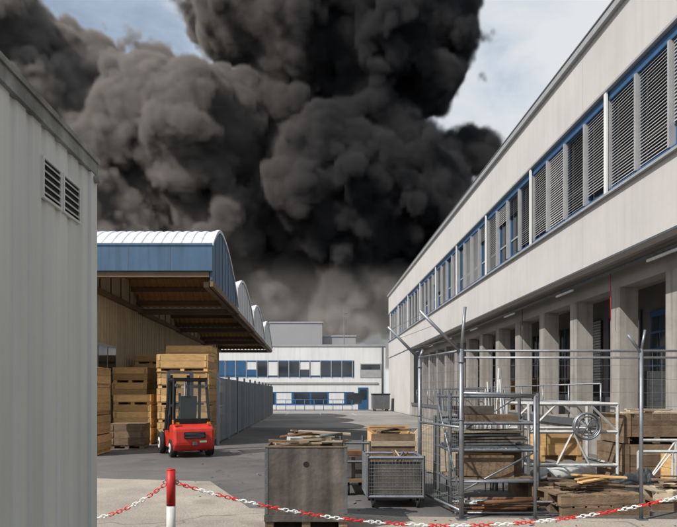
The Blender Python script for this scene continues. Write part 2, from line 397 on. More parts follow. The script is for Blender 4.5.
# ---------------------------------------------------------------- left shed with vaulted canopy
sh=empty("vaulted_shed")
CXE=-3.05; XL=-22.0
vaults=[(18.0,24.3,0.95,1.75,5.15),(24.3,31.0,0.85,1.35,5.1),(31.0,38.0,0.85,1.35,5.05),(38.0,45.0,0.85,1.35,5.0)]
def vprof(y0,y1,f0,pk,zv):
    pts=[];n=18
    for i in range(n+1):
        t=i/n
        if t<0.28: u=t/0.28; h=f0+(pk-f0)*math.sin(u*math.pi/2)
        else: u=(t-0.28)/0.72; h=pk*(math.cos(u*math.pi/2)**0.9) if u<1 else 0
        pts.append((y0+(y1-y0)*t,zv+h))
    return pts
roof=MB("roof",sh); und=MB("canopy_underside",sh); wl=MB("walls",sh); fa=MB("fascia",sh)
WX=-7.0
for vi,(y0,y1,f0,pk,zv) in enumerate(vaults):
    pr=vprof(y0,y1,f0,pk,zv)
    xs=[];x=CXE
    while x>XL: xs+= [(x,0.03),(x-0.12,0.03),(x-0.15,0),(x-0.27,0)]; x-=0.30
    rows=[[roof.bm.verts.new((xx,yy,zz+hh)) for (xx,hh) in xs] for (yy,zz) in pr]
    for i in range(len(pr)-1):
        for j in range(len(xs)-1): roof._f([rows[i][j],rows[i][j+1],rows[i+1][j+1],rows[i+1][j]],'roofw')
    xs=[];x=CXE-0.02
    while x>XL: xs+= [(x,0.0),(x-0.1,0.0),(x-0.13,0.04),(x-0.22,0.04)]; x-=0.25
    rows=[[und.bm.verts.new((xx,yy,zz-0.10+hh)) for (xx,hh) in xs] for (yy,zz) in pr]
    for i in range(len(pr)-1):
        for j in range(len(xs)-1): und._f([rows[i][j],rows[i][j+1],rows[i+1][j+1],rows[i+1][j]],'deck')
    for i in range(1,len(pr)-1,2):
        yy,zz=pr[i]; und.box(XL,CXE-0.05,yy-0.05,yy+0.05,zz-0.26,zz-0.11,'beam')
    und.box(XL,CXE-0.03,y1-0.16,y1+0.12,zv-0.32,zv-0.12,'beam')
    for x in (CXE-0.15,CXE-3.8,CXE-7.5,CXE-11):
        und.box(x-0.08,x+0.08,y0+0.15,y1-0.17,zv-0.30,zv-0.14,'beam')
        for i in range(1,len(pr)-2,3):
            und.bar((x,pr[i][0],zv-0.14),(x,pr[i][0],pr[i][1]-0.12),0.04,'beam')
    em='blued' if vi==0 else 'roofw'
    for i in range(len(pr)-1):
        (ya,za_),(yb,zb_)=pr[i],pr[i+1]
        fa.hexa([(CXE,ya,zv-0.12),(CXE+0.04,ya,zv-0.12),(CXE+0.04,yb,zv-0.12),(CXE,yb,zv-0.12),(CXE,ya,za_-0.04),(CXE+0.04,ya,za_-0.04),(CXE+0.04,yb,zb_-0.04),(CXE,yb,zb_-0.04)],em)
        fa.hexa([(CXE-0.02,ya,za_-0.038),(CXE+0.09,ya,za_-0.038),(CXE+0.09,yb,zb_-0.038),(CXE-0.02,yb,zb_-0.038),(CXE-0.02,ya,za_+0.06),(CXE+0.09,ya,za_+0.06),(CXE+0.09,yb,zb_+0.06),(CXE-0.02,yb,zb_+0.06)],'roofw')
        if i%2==0: fa.box(CXE+0.042,CXE+0.055,ya,ya+0.03,zv-0.1,za_-0.06,'frame' if vi else 'blued')
    fa.box(CXE-0.02,CXE+0.08,y0+0.02,y1-0.02,zv-0.30,zv-0.122,'beam')
    if vi==0:
        fa.box(XL,CXE+0.07,y0-0.10,y0,zv+0.15,zv+f0+0.0,'blued'); fa.box(XL,CXE+0.08,y0-0.12,y0-0.102,zv+f0-0.05,zv+f0+0.02,'blued')
        fa.box(XL,CXE-0.03,y0-0.02,y0+0.15,zv-0.02,zv+0.14,'beam')
        x=CXE-1.2
        while x>XL: fa.box(x,x+0.012,y0-0.106,y0-0.101,zv+0.15,zv+f0-0.05,'steeld'); x-=1.25
    else:
        fa.box(XL,CXE+0.05,y0-0.06,y0-0.004,zv-0.1,zv+f0,'roofw')
    for i in range(len(pr)-1):
        wl._f([wl.bm.verts.new(q) for q in((WX,pr[i][0],0),(WX,pr[i+1][0],0),(WX,pr[i+1][0],pr[i+1][1]-0.1),(WX,pr[i][0],pr[i][1]-0.1))],'beige')
yy=18.0
while yy<45: wl.box(WX,WX+0.035,yy,yy+0.09,0.0,5.0,'beige'); yy+=0.28
wl.box(XL,WX,18.0,18.2,0,5.9,'beige'); wl.box(XL,WX,44.8,45,0,5,'beige')
roof.done(); und.done(); wl.done(); fa.done()
b=MB("windows",sh)
b.box(WX+0.04,WX+0.09,19.3,21.2,2.3,3.3,'frame'); b.box(WX+0.092,WX+0.1,19.4,20.2,2.4,3.2,'glass'); b.box(WX+0.092,WX+0.1,20.3,21.1,2.4,3.2,'glass')
b.box(WX+0.04,WX+0.09,31,34,0,3.2,'steeld')
b.done()

b=MB("palisade_fence"); FX=-3.0
y=19.2
while y<46:
    b.box(FX-0.01,FX+0.01,y,y+0.02,0.08,2.15,'fenceg'); y+=0.16
y=19.2
while y<46.1: b.box(FX-0.05,FX+0.03,y-0.04,y+0.04,0,2.30,'fenceg'); y+=2.5
for z in(0.15,1.15,2.1): b.box(FX-0.045,FX-0.012,19.2,46,z,z+0.05,'fenceg')
b.done()

# ---------------------------------------------------------------- timber stacks
def crate_stack(name,x0,x1,y0,y1,ztop,h=0.2,m='wood',z=0.0,rz=0.0):
    b=MB(name); cx,cy=(x0+x1)/2,(y0+y1)/2; w=x1-x0; l=y1-y0
    hw,hl=w/2,l/2
    while z<ztop-0.05:
        ox,oy=random.uniform(-.025,.025),random.uniform(-.03,.03)
        for xx in(-hw+0.08,0,hw-0.08): b.box(xx-0.06+ox,xx+0.06+ox,-hl+oy+0.02,hl+oy-0.02,z+0.02,z+0.1,m)
        b.box(-hw+ox,hw+ox,-hl+oy,-hl+oy+0.1,z,z+0.02,m)
        n=6
        for q in range(n):
            ya=-hl+oy+q*l/n; b.box(-hw+ox,hw+ox,ya+0.01,ya+l/n-0.02,z+0.102,z+0.122,m)
        z+=0.124
        for s in range(random.choice([2,3])):
            if z>ztop-0.05: break
            ox2,oy2=ox+random.uniform(-.008,.008),oy
            b.box(-hw+ox2,hw+ox2,-hl+oy2,-hl+oy2+0.022,z+0.004,z+h,m); b.box(-hw+ox2,hw+ox2,hl+oy2-0.022,hl+oy2,z+0.004,z+h,m)
            b.box(-hw+ox2,-hw+ox2+0.022,-hl+oy2+0.023,hl+oy2-0.023,z+0.004,z+h,m); b.box(hw+ox2-0.022,hw+ox2,-hl+oy2+0.023,hl+oy2-0.023,z+0.004,z+h,m)
            b.box(-hw+0.05+ox2,-hw+0.11+ox2,-hl+oy2-0.012,-hl+oy2-0.001,z+0.02,z+h-0.02,m)
            b.box(hw-0.11+ox2,hw-0.05+ox2,-hl+oy2-0.012,-hl+oy2-0.001,z+0.02,z+h-0.02,m)
            z+=h+0.002
    for q in range(6): b.box(-hw,hw,-hl+q*l/6+0.01,-hl+(q+1)*l/6-0.01,z,z+0.02,m)
    return b.done((cx,cy,0),rz)
random.seed(11)
crate_stack("pallet_stack",-4.8,-3.2,18.6,19.8,2.85)
crate_stack("pallet_stack",-4.95,-3.4,20.4,21.6,3.1)
crate_stack("pallet_stack",-6.85,-5.65,20.6,21.8,2.5)
crate_stack("pallet_stack",-6.6,-5.4,22.4,23.6,2.95)
crate_stack("pallet_stack",-5.4,-4.6,22.0,23.2,2.75,m='woodg')
crate_stack("pallet_stack",-6.6,-5.62,15.6,16.8,2.3)
crate_stack("pallet_stack",-6.35,-5.15,19.2,20.3,1.55)
crate_stack("pallet_stack",-5.95,-4.95,17.6,18.5,0.75,m='woodg',rz=0.08)

# ---------------------------------------------------------------- forklift (rear three-quarter view)
fk=empty("forklift",(-3.36,16.1,0)); fk.rotation_euler[2]=math.radians(24); fk.scale=(0.9,0.9,0.97)
b=MB("counterweight",fk,bevel=0.07)
b.prism([(-1.05,0.34),(-0.92,0.18),(-0.3,0.18),(-0.3,0.86),(-0.78,0.88),(-0.98,0.76)],-0.58,0.58,'red')
b.done()
b=MB("chassis",fk,bevel=0.02)
b.prism([(-0.298,0.22),(0.75,0.22),(0.75,0.62),(0.55,0.66),(0.45,0.50),(-0.05,0.50),(-0.298,0.70)],-0.54,0.54,'red')
b.box(-0.40,0.40,-0.29,0.10,0.70,0.90,'black')
b.box(-0.30,0.30,-1.075,-1.02,0.52,0.68,'black'); b.box(-0.06,0.06,-1.13,-1.05,0.34,0.42,'steeld')
for q in range(4): b.box(-0.27,0.27,-1.085,-1.076,0.54+q*0.035,0.55+q*0.035,'steeld')
b.box(-0.585,0.585,-0.90,-0.35,0.24,0.34,'black'); b.box(0.14,0.34,-1.062,-1.03,0.40,0.45,'postw')
b.box(-0.24,0.24,-0.22,0.22,0.96,1.06,'black'); b.box(-0.24,0.24,-0.28,-0.18,1.06,1.62,'black',rot=(math.radians(8),0,0))
b.box(0.542,0.56,0.1,0.45,0.16,0.2,'black'); b.box(0.4,0.62,0.08,0.4,0.36,0.39,'steeld')
b.done()
b=MB("cab",fk,bevel=0.01)
for sx in(-1,1):
    b.bar((sx*0.52,-0.66,0.88),(sx*0.46,-0.48,2.05),0.075,'black'); b.bar((sx*0.52,0.62,0.6),(sx*0.46,0.30,2.05),0.07,'black')
    b.bar((sx*0.46,-0.48,2.05),(sx*0.46,0.30,2.05),0.07,'black')
    b.tube((sx*0.42,-0.56,1.9),(sx*0.42,-0.62,1.9),0.05,'steeld',12)
for i in range(7): b.box(-0.46,0.46,-0.43+i*0.11,-0.37+i*0.11,2.05,2.085,'black')
b.box(-0.50,0.50,-0.52,-0.46,2.02,2.11,'black'); b.box(-0.50,0.50,0.28,0.34,2.02,2.11,'black')
b.box(-0.52,0.52,-0.70,-0.64,0.88,1.02,'black')
b.box(-0.60,-0.56,-0.92,-0.86,0.89,1.0,'lamp'); b.box(-0.5,-0.4,-0.9,-0.84,0.87,0.93,'lamp'); b.box(0.4,0.5,-0.9,-0.84,0.87,0.93,'lamp')
b.tube((0.3,-0.3,2.09),(0.3,-0.3,2.18),0.04,'lamp',12)
b.tube((0,0.42,0.6),(0,0.28,1.15),0.03,'black'); b.torus((0,0.27,1.17),0.16,0.014,'black',nrm=(0,-0.5,0.8))
b.box(-0.45,0.45,0.46,0.56,0.62,0.98,'black')
b.done()
gm=bpy.data.materials.new("cab_glass"); gm.use_nodes=True
pb=gm.node_tree.nodes["Principled BSDF"]; pb.inputs["Base Color"].default_value=(0.08,0.10,0.11,1); pb.inputs["Roughness"].default_value=0.05; pb.inputs["Alpha"].default_value=0.45
b=MB("cab_glazing",fk)
b._f([b.bm.verts.new(q) for q in((-0.49,-0.64,1.02),(0.49,-0.64,1.02),(0.44,-0.49,2.0),(-0.44,-0.49,2.0))],gm)
b.done()
b=MB("mast",fk)
for sx in(-1,1):
    b.box(sx*0.36-0.05,sx*0.36+0.05,0.92,1.06,0.06,2.28,'steeld'); b.box(sx*0.26-0.035,sx*0.26+0.035,0.96,1.06,0.1,2.22,'black')
    b.box(sx*0.24-0.05,sx*0.24+0.05,1.16,2.2,0.05,0.09,'steeld'); b.box(sx*0.24-0.05,sx*0.24+0.05,1.12,1.16,0.05,0.7,'steeld')
    b.tube((sx*0.5,0.75,0.5),(sx*0.38,0.92,1.1),0.03,'steel'); b.tube((sx*0.16,1.0,0.1),(sx*0.16,1.0,2.1),0.028,'steel')
b.box(-0.41,0.41,0.94,1.04,2.28,2.34,'steeld'); b.box(-0.41,0.41,0.925,0.955,1.3,1.38,'steeld'); b.box(-0.5,0.5,1.08,1.12,0.35,0.42,'black'); b.box(-0.5,0.5,1.08,1.12,0.6,0.67,'black')
for q in range(7): b.box(-0.45+q*0.15,-0.43+q*0.15,1.09,1.11,0.67,1.25,'black')
b.box(-0.46,0.47,1.085,1.115,1.25,1.28,'black')
b.tube((0,1.02,0.1),(0,1.02,1.7),0.04,'black'); b.done()
b=MB("wheels",fk)
def wheel(b,x0,x1,y,r,hub='steel'):
    b.tube((x0,y,r),(x1,y,r),r*0.93,'rubber',28); b.torus(((x0+x1)/2,y,r),r-0.045,0.045,'rubber',nrm=(1,0,0),n=28,k=10)
    b.tube((x0-0.01,y,r),(x1+0.01,y,r),r*0.5,hub,16); b.tube((x0-0.025,y,r),(x1+0.025,y,r),r*0.18,'black',10)
for sx in(-1,1):
    c=sx*0.60; wheel(b,c-0.09,c+0.09,0.72,0.31,'postw'); c=sx*0.53; wheel(b,c-0.09,c+0.09,-0.60,0.25,'postw')
b.done()

# ---------------------------------------------------------------- foreground crate
def plank_heap(b,cx,cy,z,n,L,ang,m='woodl'):
    for i in range(n):
        a=ang+random.uniform(-0.5,0.5); l=L*random.uniform(0.5,1); w=random.uniform(0.05,0.12)
        x=cx+random.uniform(-.12,.12); y=cy+random.uniform(-.12,.12); zz=z+i*0.022
        b.box(x-l/2,x+l/2,y-w/2,y+w/2,zz,zz+0.02,m,rot=(random.uniform(-.08,.08),random.uniform(-.06,.06),a))
random.seed(21)
b=MB("wooden_crate",bevel=0.003)
x0,x1,y0,y1=-0.56,0.42,7.15,8.0; H=1.0
b.box(x0,x1,y0,y0+0.02,0.12,H,'ply')
b.box(x0,x1,y1-0.02,y1,0.12,H,'ply')
b.box(x0,x0+0.02,y0+0.021,y1-0.021,0.12,H,'ply'); b.box(x1-0.02,x1,y0+0.021,y1-0.021,0.12,H,'ply')
b.box(x0+0.02,x1-0.02,y0+0.025,y1-0.025,0.12,H-0.12,'woodg')
for xx in(x0+0.0,(x0+x1)/2-0.05,x1-0.1): b.box(xx,xx+0.1,y0,y1,0,0.118,'woodg')
b.box(x0-0.012,x1+0.012,y0-0.024,y0-0.002,0.12,0.20,'ply')
b.box(x0-0.004,x0+0.035,y0-0.006,y0-0.001,0.205,H-0.01,'steeld'); b.box(x1-0.035,x1+0.004,y0-0.006,y0-0.001,0.205,H-0.01,'steeld')
b.box(x0-0.01,x1+0.01,y0-0.01,y0+0.04,H+0.001,H+0.015,'woodg')
for xx in(x0+0.015,x1-0.015):
    for q in range(8): b.tube((xx,y0-0.010,0.27+q*0.095),(xx,y0-0.006,0.27+q*0.095),0.006,'steel',6)
b.tube((-0.07,y0-0.004,0.80),(-0.07,y0-0.0005,0.80),0.035,'dark',16)
b.done()
b=MB("plank_offcuts")
plank_heap(b,-0.1,7.5,0.95,6,0.85,0.1); plank_heap(b,0.05,7.72,1.0,7,0.8,-0.2,'woodl'); plank_heap(b,-0.25,7.35,1.01,3,0.5,0.3,'woodg'); plank_heap(b,0.0,7.8,1.1,3,0.7,0.0,'woodg')
b.box(-0.30,-0.12,7.4,7.5,1.06,1.10,'wrap',rot=(0.05,0.1,0.5)); b.tube((0.1,7.4,1.12),(0.38,7.6,1.13),0.02,'steeld'); b.tube((-0.4,7.5,1.1),(0.0,7.62,1.14),0.016,'rust')
b.done()

# ---------------------------------------------------------------- trolleys
def mesh_panel(b,o,u,v,nu,nv,r,m):
    o,u,v=Vector(o),Vector(u),Vector(v)
    for i in range(nu+1): b.tube(o+u*(i/nu),o+u*(i/nu)+v,r,m,4,cap=False)
    for j in range(nv+1): b.tube(o+v*(j/nv),o+v*(j/nv)+u,r,m,4,cap=False)
b=MB("mesh_trolley")
x0,x1,y0,y1=0.8,1.60,8.6,9.3; z0,z1=0.16,0.72
for x in(x0,x1):
    for y in(y0,y1): b.bar((x,y,z0),(x,y,z1+0.03),0.035,'steeld')
for z in(z0,z1): 
    b.bar((x0,y0,z),(x1,y0,z),0.035,'steel'); b.bar((x0,y1,z),(x1,y1,z),0.03,'steel'); b.bar((x0,y0,z),(x0,y1,z),0.03,'steel'); b.bar((x1,y0,z),(x1,y1,z),0.03,'steel')
b.box(x0+0.02,x1-0.02,y0+0.02,y1-0.02,z0-0.01,z0+0.01,'steeld')
mesh_panel(b,(x0,y0-0.005,z0),(x1-x0,0,0),(0,0,z1-z0),16,11,0.003,'steel'); mesh_panel(b,(x0,y0,z0),(0,y1-y0,0),(0,0,z1-z0),14,11,0.003,'steel'); mesh_panel(b,(x1,y0,z0),(0,y1-y0,0),(0,0,z1-z0),14,11,0.003,'steel')
b.box(x0+0.03,x1-0.03,y0+0.03,y0+0.04,z0+0.02,z1-0.06,'ply')
b.box(x0+0.05,x1-0.05,y0+0.06,y1-0.05,z0+0.02,z1-0.15,'woodg')
for i in range(9): b.tube((x0+0.1+random.uniform(0,.5),y0+0.1+random.uniform(0,.3),z1-0.15),(x0+0.1+random.uniform(0,.6),y0+0.2+random.uniform(0,.4),z1+random.uniform(-.03,.08)),0.012,random.choice(['rust','steeld','woodl']),6)
for x in(x0+0.08,x1-0.08):
    for y in(y0+0.06,y1-0.06):
        b.tube((x-0.018,y,0.065),(x+0.018,y,0.065),0.065,'rubber',16); b.box(x-0.03,x+0.03,y-0.01,y+0.01,0.07,z0-0.01,'steel')
b.done()
b=MB("wooden_box")
x0,x1,y0,y1=0.95,1.65,9.6,10.3
b.box(x0,x1,y0,y0+0.02,0.12,1.0,'woodg'); b.box(x0,x1,y1-0.02,y1,0.12,1.1,'wood'); b.box(x0,x0+0.02,y0+0.021,y1-0.021,0.12,1.0,'wood'); b.box(x1-0.02,x1,y0+0.021,y1-0.021,0.12,1.0,'wood')
b.box(x0+0.02,x1-0.02,y0+0.03,y1-0.03,0.12,0.82,'tarp')
for xx in(x0,x1-0.1): b.box(xx,xx+0.1,y0,y1,0,0.118,'woodg')
b.box(x0-0.01,x1+0.01,y0-0.02,y0-0.002,0.8,0.88,'woodl'); b.box(x0-0.01,x1+0.01,y0-0.02,y0-0.002,0.3,0.38,'woodg')
plank_heap(b,1.3,9.9,0.98,5,0.7,0.3,'woodg'); b.done()
b=MB("platform_trolley")
x0,x1,y0,y1=0.52,0.92,9.6,10.9
b.box(x0,x1,y0,y1,0.22,0.27,'woodg')
for z in(0.55,0.85): b.bar((x0,y0,z),(x1,y0,z),0.03,'steeld')
for x in(x0,x1): b.bar((x,y0,0.22),(x,y0,0.88),0.03,'steeld'); b.bar((x,y1,0.22),(x,y1,0.88),0.03,'steeld')
b.box(x0+0.03,x1-0.03,y0+0.1,y1-0.1,0.28,0.62,'ply'); b.box(x0+0.06,x1-0.1,y0+0.2,y0+0.5,0.63,0.70,'rust')
for x in(x0+0.06,x1-0.06):
    for y in(y0+0.12,y1-0.12): b.tube((x-0.025,y,0.11),(x+0.025,y,0.11),0.11,'rubber',18); b.tube((x-0.03,y,0.11),(x+0.03,y,0.11),0.05,'steel',10)
b.done()

# ---------------------------------------------------------------- security fence
fe=empty("security_fence")
b=MB("posts",fe)
FY=7.8
def post(x,y,h,arms=True,r=0.03,va=0.55,arm=0.55):
    b.tube((x,y,0),(x,y,h),r,'steel',12); b.box(x-0.06,x+0.06,y-0.06,y+0.06,0.005,0.02,'steeld')
    if arms:
        b.tube((x,y,h-0.02),(x+0.05,y,h+va),r*0.7,'steel',8); b.tube((x,y,h-0.05),(x-arm,y-0.05,h+arm*0.9),r*0.75,'steel',8)
post(1.94,FY,2.22); post(1.67,9.3,2.22,va=0.1,arm=0.5); post(4.28,FY,2.22,va=0.25,arm=0.2,r=0.024); post(6.6,FY,2.22,va=0.25,arm=0.2); post(2.9,FY,1.62,False,0.022)
post(2.02,8.05,2.0,False,0.02)
for z in(2.2,2.11): b.tube((1.94,FY,z),(6.6,FY+0.0,z),0.014,'steel',8)
for z in(2.2,1.2,0.12): b.tube((1.94,FY,z),(1.67,9.3,z),0.018,'steel',8)
b.tube((1.94,FY,1.65),(2.9,FY,1.62),0.02,'steel',8); b.tube((1.94,FY,0.5),(2.9,FY,0.5),0.015,'steel',8)
b.tube((2.02,8.05,0.1),(1.80,9.0,1.9),0.014,'steel',6)
for z in(0.3,1.3,2.05):
    b.torus((1.94,FY,z),0.034,0.009,'steeld',nrm=(0,0,1)); b.torus((1.67,9.3,z),0.034,0.009,'steeld',nrm=(0,0,1))
b.done()
b=MB("wire_mesh",fe)
mesh_panel(b,(1.97,FY,1.66),(2.28,0,0),(0,0,0.52),19,3,0.0018,'steel')
mesh_panel(b,(4.31,FY,1.30),(2.26,0,0),(0,0,0.88),19,5,0.0018,'steel')
mesh_panel(b,(1.93,FY+0.03,0.12),(-0.255,1.44,0),(0,0,2.08),22,16,0.0026,'steel')
for q in((0.15,0.14),(0.35,0.33),(0.52,0.47)):
    b.tube((1.94-q[0],FY-0.05,2.2+q[1]),(1.67-q[0]*0.9,9.3,2.2+q[1]*0.9),0.003,'steel',4)
b.done()

# ---------------------------------------------------------------- racks and clutter
random.seed(61)
b=MB("steel_rack")
x0,x1,y0,y1=2.05,3.35,8.9,9.7
for x in(x0,x1):
    for y in(y0,y1): b.bar((x,y,0),(x,y,1.65),0.04,'steeld')
for z in(0.35,0.8,1.2,1.6):
    for (p_,q_) in(((x0,y0),(x1,y0)),((x0,y1),(x1,y1)),((x0,y0),(x0,y1)),((x1,y0),(x1,y1))): b.bar((*p_,z),(*q_,z),0.035,'steel')
b.box(x0+0.03,x1-0.03,y0+0.03,y1-0.03,0.37,0.39,'woodg'); b.box(x0+0.03,x1-0.03,y0+0.03,y1-0.03,0.83,0.86,'steeld')
b.tube((x0,y0,0.1),(x1,y0,0.8),0.015,'steel'); b.tube((x0,y1,0.8),(x1,y1,1.6),0.012,'steel')
b.done()
b=MB("scrap_boards")
for i in range(7): b.box(2.15+i*0.03,3.0+random.uniform(-.2,.25),8.98+i*0.05,9.0+i*0.05,0.40,0.72+random.uniform(-.1,.1),random.choice(['ply','woodg','wood']),rot=(random.uniform(-.2,.1),random.uniform(-.05,.05),0))
for i in range(5): b.box(2.12,3.25-random.uniform(0,.4),9.0,9.6,0.87+i*0.045,0.90+i*0.045,random.choice(['woodl','ply','wrap','steeld']),rot=(0,random.uniform(-.02,.02),random.uniform(-.08,.08)))
b.box(2.3,3.1,9.0,9.5,1.22,1.32,'woodg'); b.box(2.2,2.8,9.2,9.6,1.33,1.45,'ply'); b.done()
b=MB("pole_bundle")
for i in range(9):
    xx=2.2+random.uniform(0,1.2); b.tube((xx,10.1+random.uniform(-.05,.1),0),(xx+random.uniform(-.12,.2),10.3+random.uniform(0,.1),random.uniform(1.5,2.1)),random.uniform(0.008,0.018),random.choice(['steel','steeld','rust','wrap']),6)
b.bar((2.1,10.25,1.25),(3.6,10.25,1.25),0.04,'steeld')
for xx in(2.1,3.6): b.bar((xx,10.25,0),(xx,10.25,1.27),0.04,'steeld')
b.done()
b=MB("pipe_pile")
for i in range(26):
    a=random.uniform(-.12,.12); l=random.uniform(0.7,1.3); cx=2.55+random.uniform(-.1,.15); cy=8.25+random.uniform(-.22,.22); z=0.03+random.uniform(0,0.16)
    b.tube((cx-l/2*math.cos(a),cy-l/2*math.sin(a),z),(cx+l/2*math.cos(a),cy+l/2*math.sin(a),z+random.uniform(-.01,.02)),random.uniform(0.012,0.028),random.choice(['steel','steeld','rust','rust','wrap']),8)
b.done()
b=MB("glass_rack_trestle")
for yy in(10.8,12.0):
    for x in(3.9,5.5):
        b.bar((x,yy,0),(x,yy,1.45),0.045,'wrap')
    b.bar((3.9,yy,1.45),(5.5,yy,1.45),0.045,'wrap'); b.bar((3.9,yy,0.95),(5.5,yy,0.95),0.045,'wrap'); b.bar((3.9,yy,0.35),(5.5,yy,0.35),0.045,'wrap')
    b.bar((3.9,yy,0.95),(4.4,yy,1.45),0.03,'wrap'); b.bar((5.5,yy,0.95),(5.0,yy,1.45),0.03,'wrap')
    b.bar((4.4,yy,0.35),(4.7,yy,0.95),0.03,'wrap'); b.bar((5.0,yy,0.35),(4.7,yy,0.95),0.03,'wrap')
for x in(3.9,5.5):
    for z in(0.35,1.45): b.bar((x,10.8,z),(x,12,z),0.04,'wrap')
b.done()
b=MB("hose_reel"); 
for dy in(0,0.04,0.08): b.torus((4.9,10.66+dy*0.8,1.06),0.23,0.02,'steel',n=28)
b.torus((4.9,10.66,1.06),0.17,0.014,'steeld',n=24)
for a in range(3): b.tube((4.9-0.17*math.cos(a*1.05),10.68,1.06-0.17*math.sin(a*1.05)),(4.9+0.17*math.cos(a*1.05),10.68,1.06+0.17*math.sin(a*1.05)),0.012,'steel')
b.done()
b=MB("foil_rolls")
for i,(x,z) in enumerate(((3.55,0.38),(3.78,0.38))):
    b.tube((x-0.1,9.3,z),(x+0.75,9.75,z+0.01),0.09,'wrap',20); b.tube((x-0.121,9.29,z),(x-0.09,9.31,z),0.035,'woodg',10)
b.box(3.3,4.9,9.15,10.1,0.14,0.28,'woodg'); 
for x in(3.3,4.05,4.8): b.box(x,x+0.1,9.15,10.1,0,0.138,'woodg')
b.done()
def pallet(b,cx,cy,z,rz,m='woodg'):
    R=Matrix.Rotation(rz,3,'Z')
    def bb(x0,x1,y0,y1,z0,z1):
        p=[Vector(q) for q in ((x0,y0,z0),(x1,y0,z0),(x1,y1,z0),(x0,y1,z0),(x0,y0,z1),(x1,y0,z1),(x1,y1,z1),(x0,y1,z1))]
        b.hexa([R@q+Vector((cx,cy,z)) for q in p],m)
    for i in range(7): bb(-0.6+i*0.175,-0.46+i*0.175,-0.4,0.4,0.12,0.142)
    for yy in(-0.4,-0.05,0.3): bb(-0.6,0.6,yy,yy+0.1,0.022,0.118); bb(-0.6,0.6,yy,yy+0.1,0,0.02)
open_box("wooden_box",5.65,6.85,10.9,11.9,0,0.72,'woodg','ply').done()
b=open_box("wooden_box",5.70,6.9,10.95,11.85,0.73,1.28,'woodg','ply'); plank_heap(b,6.3,11.3,1.2,7,1.3,0.1); b.done()
b=open_box("wooden_box",6.1,7.2,9.6,10.5,0,0.62,'wood','rust'); plank_heap(b,6.6,10.0,0.56,5,1.1,0.1,'woodg'); b.done()
b=open_box("wooden_box",4.25,5.05,11.2,11.9,0.37,0.9,'wood','woodg'); b.done()
b=MB("wooden_pallet"); pallet(b,3.9,8.4,0,0.05); pallet(b,3.85,8.42,0.145,0.12); b.done()
b=MB("wooden_pallet"); pallet(b,5.4,8.7,0,-0.1); pallet(b,5.4,8.7,0.145,-0.05,'woodl'); b.done()
b=MB("plank_offcuts"); 
plank_heap(b,3.9,8.4,0.30,6,1.3,0.0,'woodg'); plank_heap(b,3.9,8.3,0.44,3,1.0,0.2,'wood'); plank_heap(b,5.3,8.6,0.30,7,1.3,0.1,'woodg'); b.done()
def tarp(name,cx,cy,w,l,h,m='tarp',seed=1):
    b=MB(name); n=36; rows=[]
    for i in range(n+1):
        row=[]
        for j in range(n+1):
            u=i/n*2-1; v=j/n*2-1; e=max(0,1-max(abs(u),abs(v))**3)
            z=h*e*(0.7+0.5*noise.noise(Vector((u*1.6+seed,v*1.6,0))))+0.10*e*abs(noise.noise(Vector((u*5,v*5,seed))))+0.012
            k=1+0.12*noise.noise(Vector((u*2,v*2,seed+5)))
            row.append(b.bm.verts.new((cx+u*w/2*k,cy+v*l/2*k,max(0.012,z))))
        rows.append(row)
    for i in range(n):
        for j in range(n): b._f([rows[i][j],rows[i+1][j],rows[i+1][j+1],rows[i][j+1]],m)
    b.done()
tarp("tarpaulin",4.85,9.1,1.0,0.7,0.48,'tarp',3)
b=MB("steel_frame")
for (xa,xb,y,z0,z1) in((5.0,6.6,9.2,0.1,0.75),(5.2,6.9,9.5,0.1,0.9)):
    b.bar((xa,y,z0),(xb,y,z0),0.035,'wrap'); b.bar((xa,y,z1),(xb,y,z1),0.035,'wrap')
    for t in(0,0.33,0.66,1): b.bar((xa+(xb-xa)*t,y,0),(xa+(xb-xa)*t,y,z1),0.03,'wrap')
    for t in(0,0.33,0.66): b.bar((xa+(xb-xa)*t,y,z0),(xa+(xb-xa)*(t+0.33),y,z1),0.02,'wrap')
b.done()
b=MB("cable_drum")
for yy in(12.3,12.9): b.tube((2.6,yy,0.5),(2.6,yy+0.05,0.5),0.5,'woodl',28)
b.tube((2.6,12.34,0.5),(2.6,12.92,0.5),0.3,'black',24); b.done()
b=MB("gas_bottle_cage")
x0,x1,y0,y1=3.0,4.2,13.2,14.2
mesh_panel(b,(x0,y0,0.1),(x1-x0,0,0),(0,0,1.6),14,8,0.006,'steeld'); mesh_panel(b,(x0,y0,0.1),(0,1,0),(0,0,1.6),10,8,0.006,'steeld')
for x in(x0,x1):
    for y in(y0,y1): b.bar((x,y,0),(x,y,1.72),0.04,'steel')
b.box(x0,x1,y0,y1,1.72,1.75,'steeld')
for i in range(4): b.tube((x0+0.2+i*0.27,y0+0.3,0.05),(x0+0.2+i*0.27,y0+0.3,1.2),0.11,random.choice(['steeld','grey','binblue']),14)
b.done()

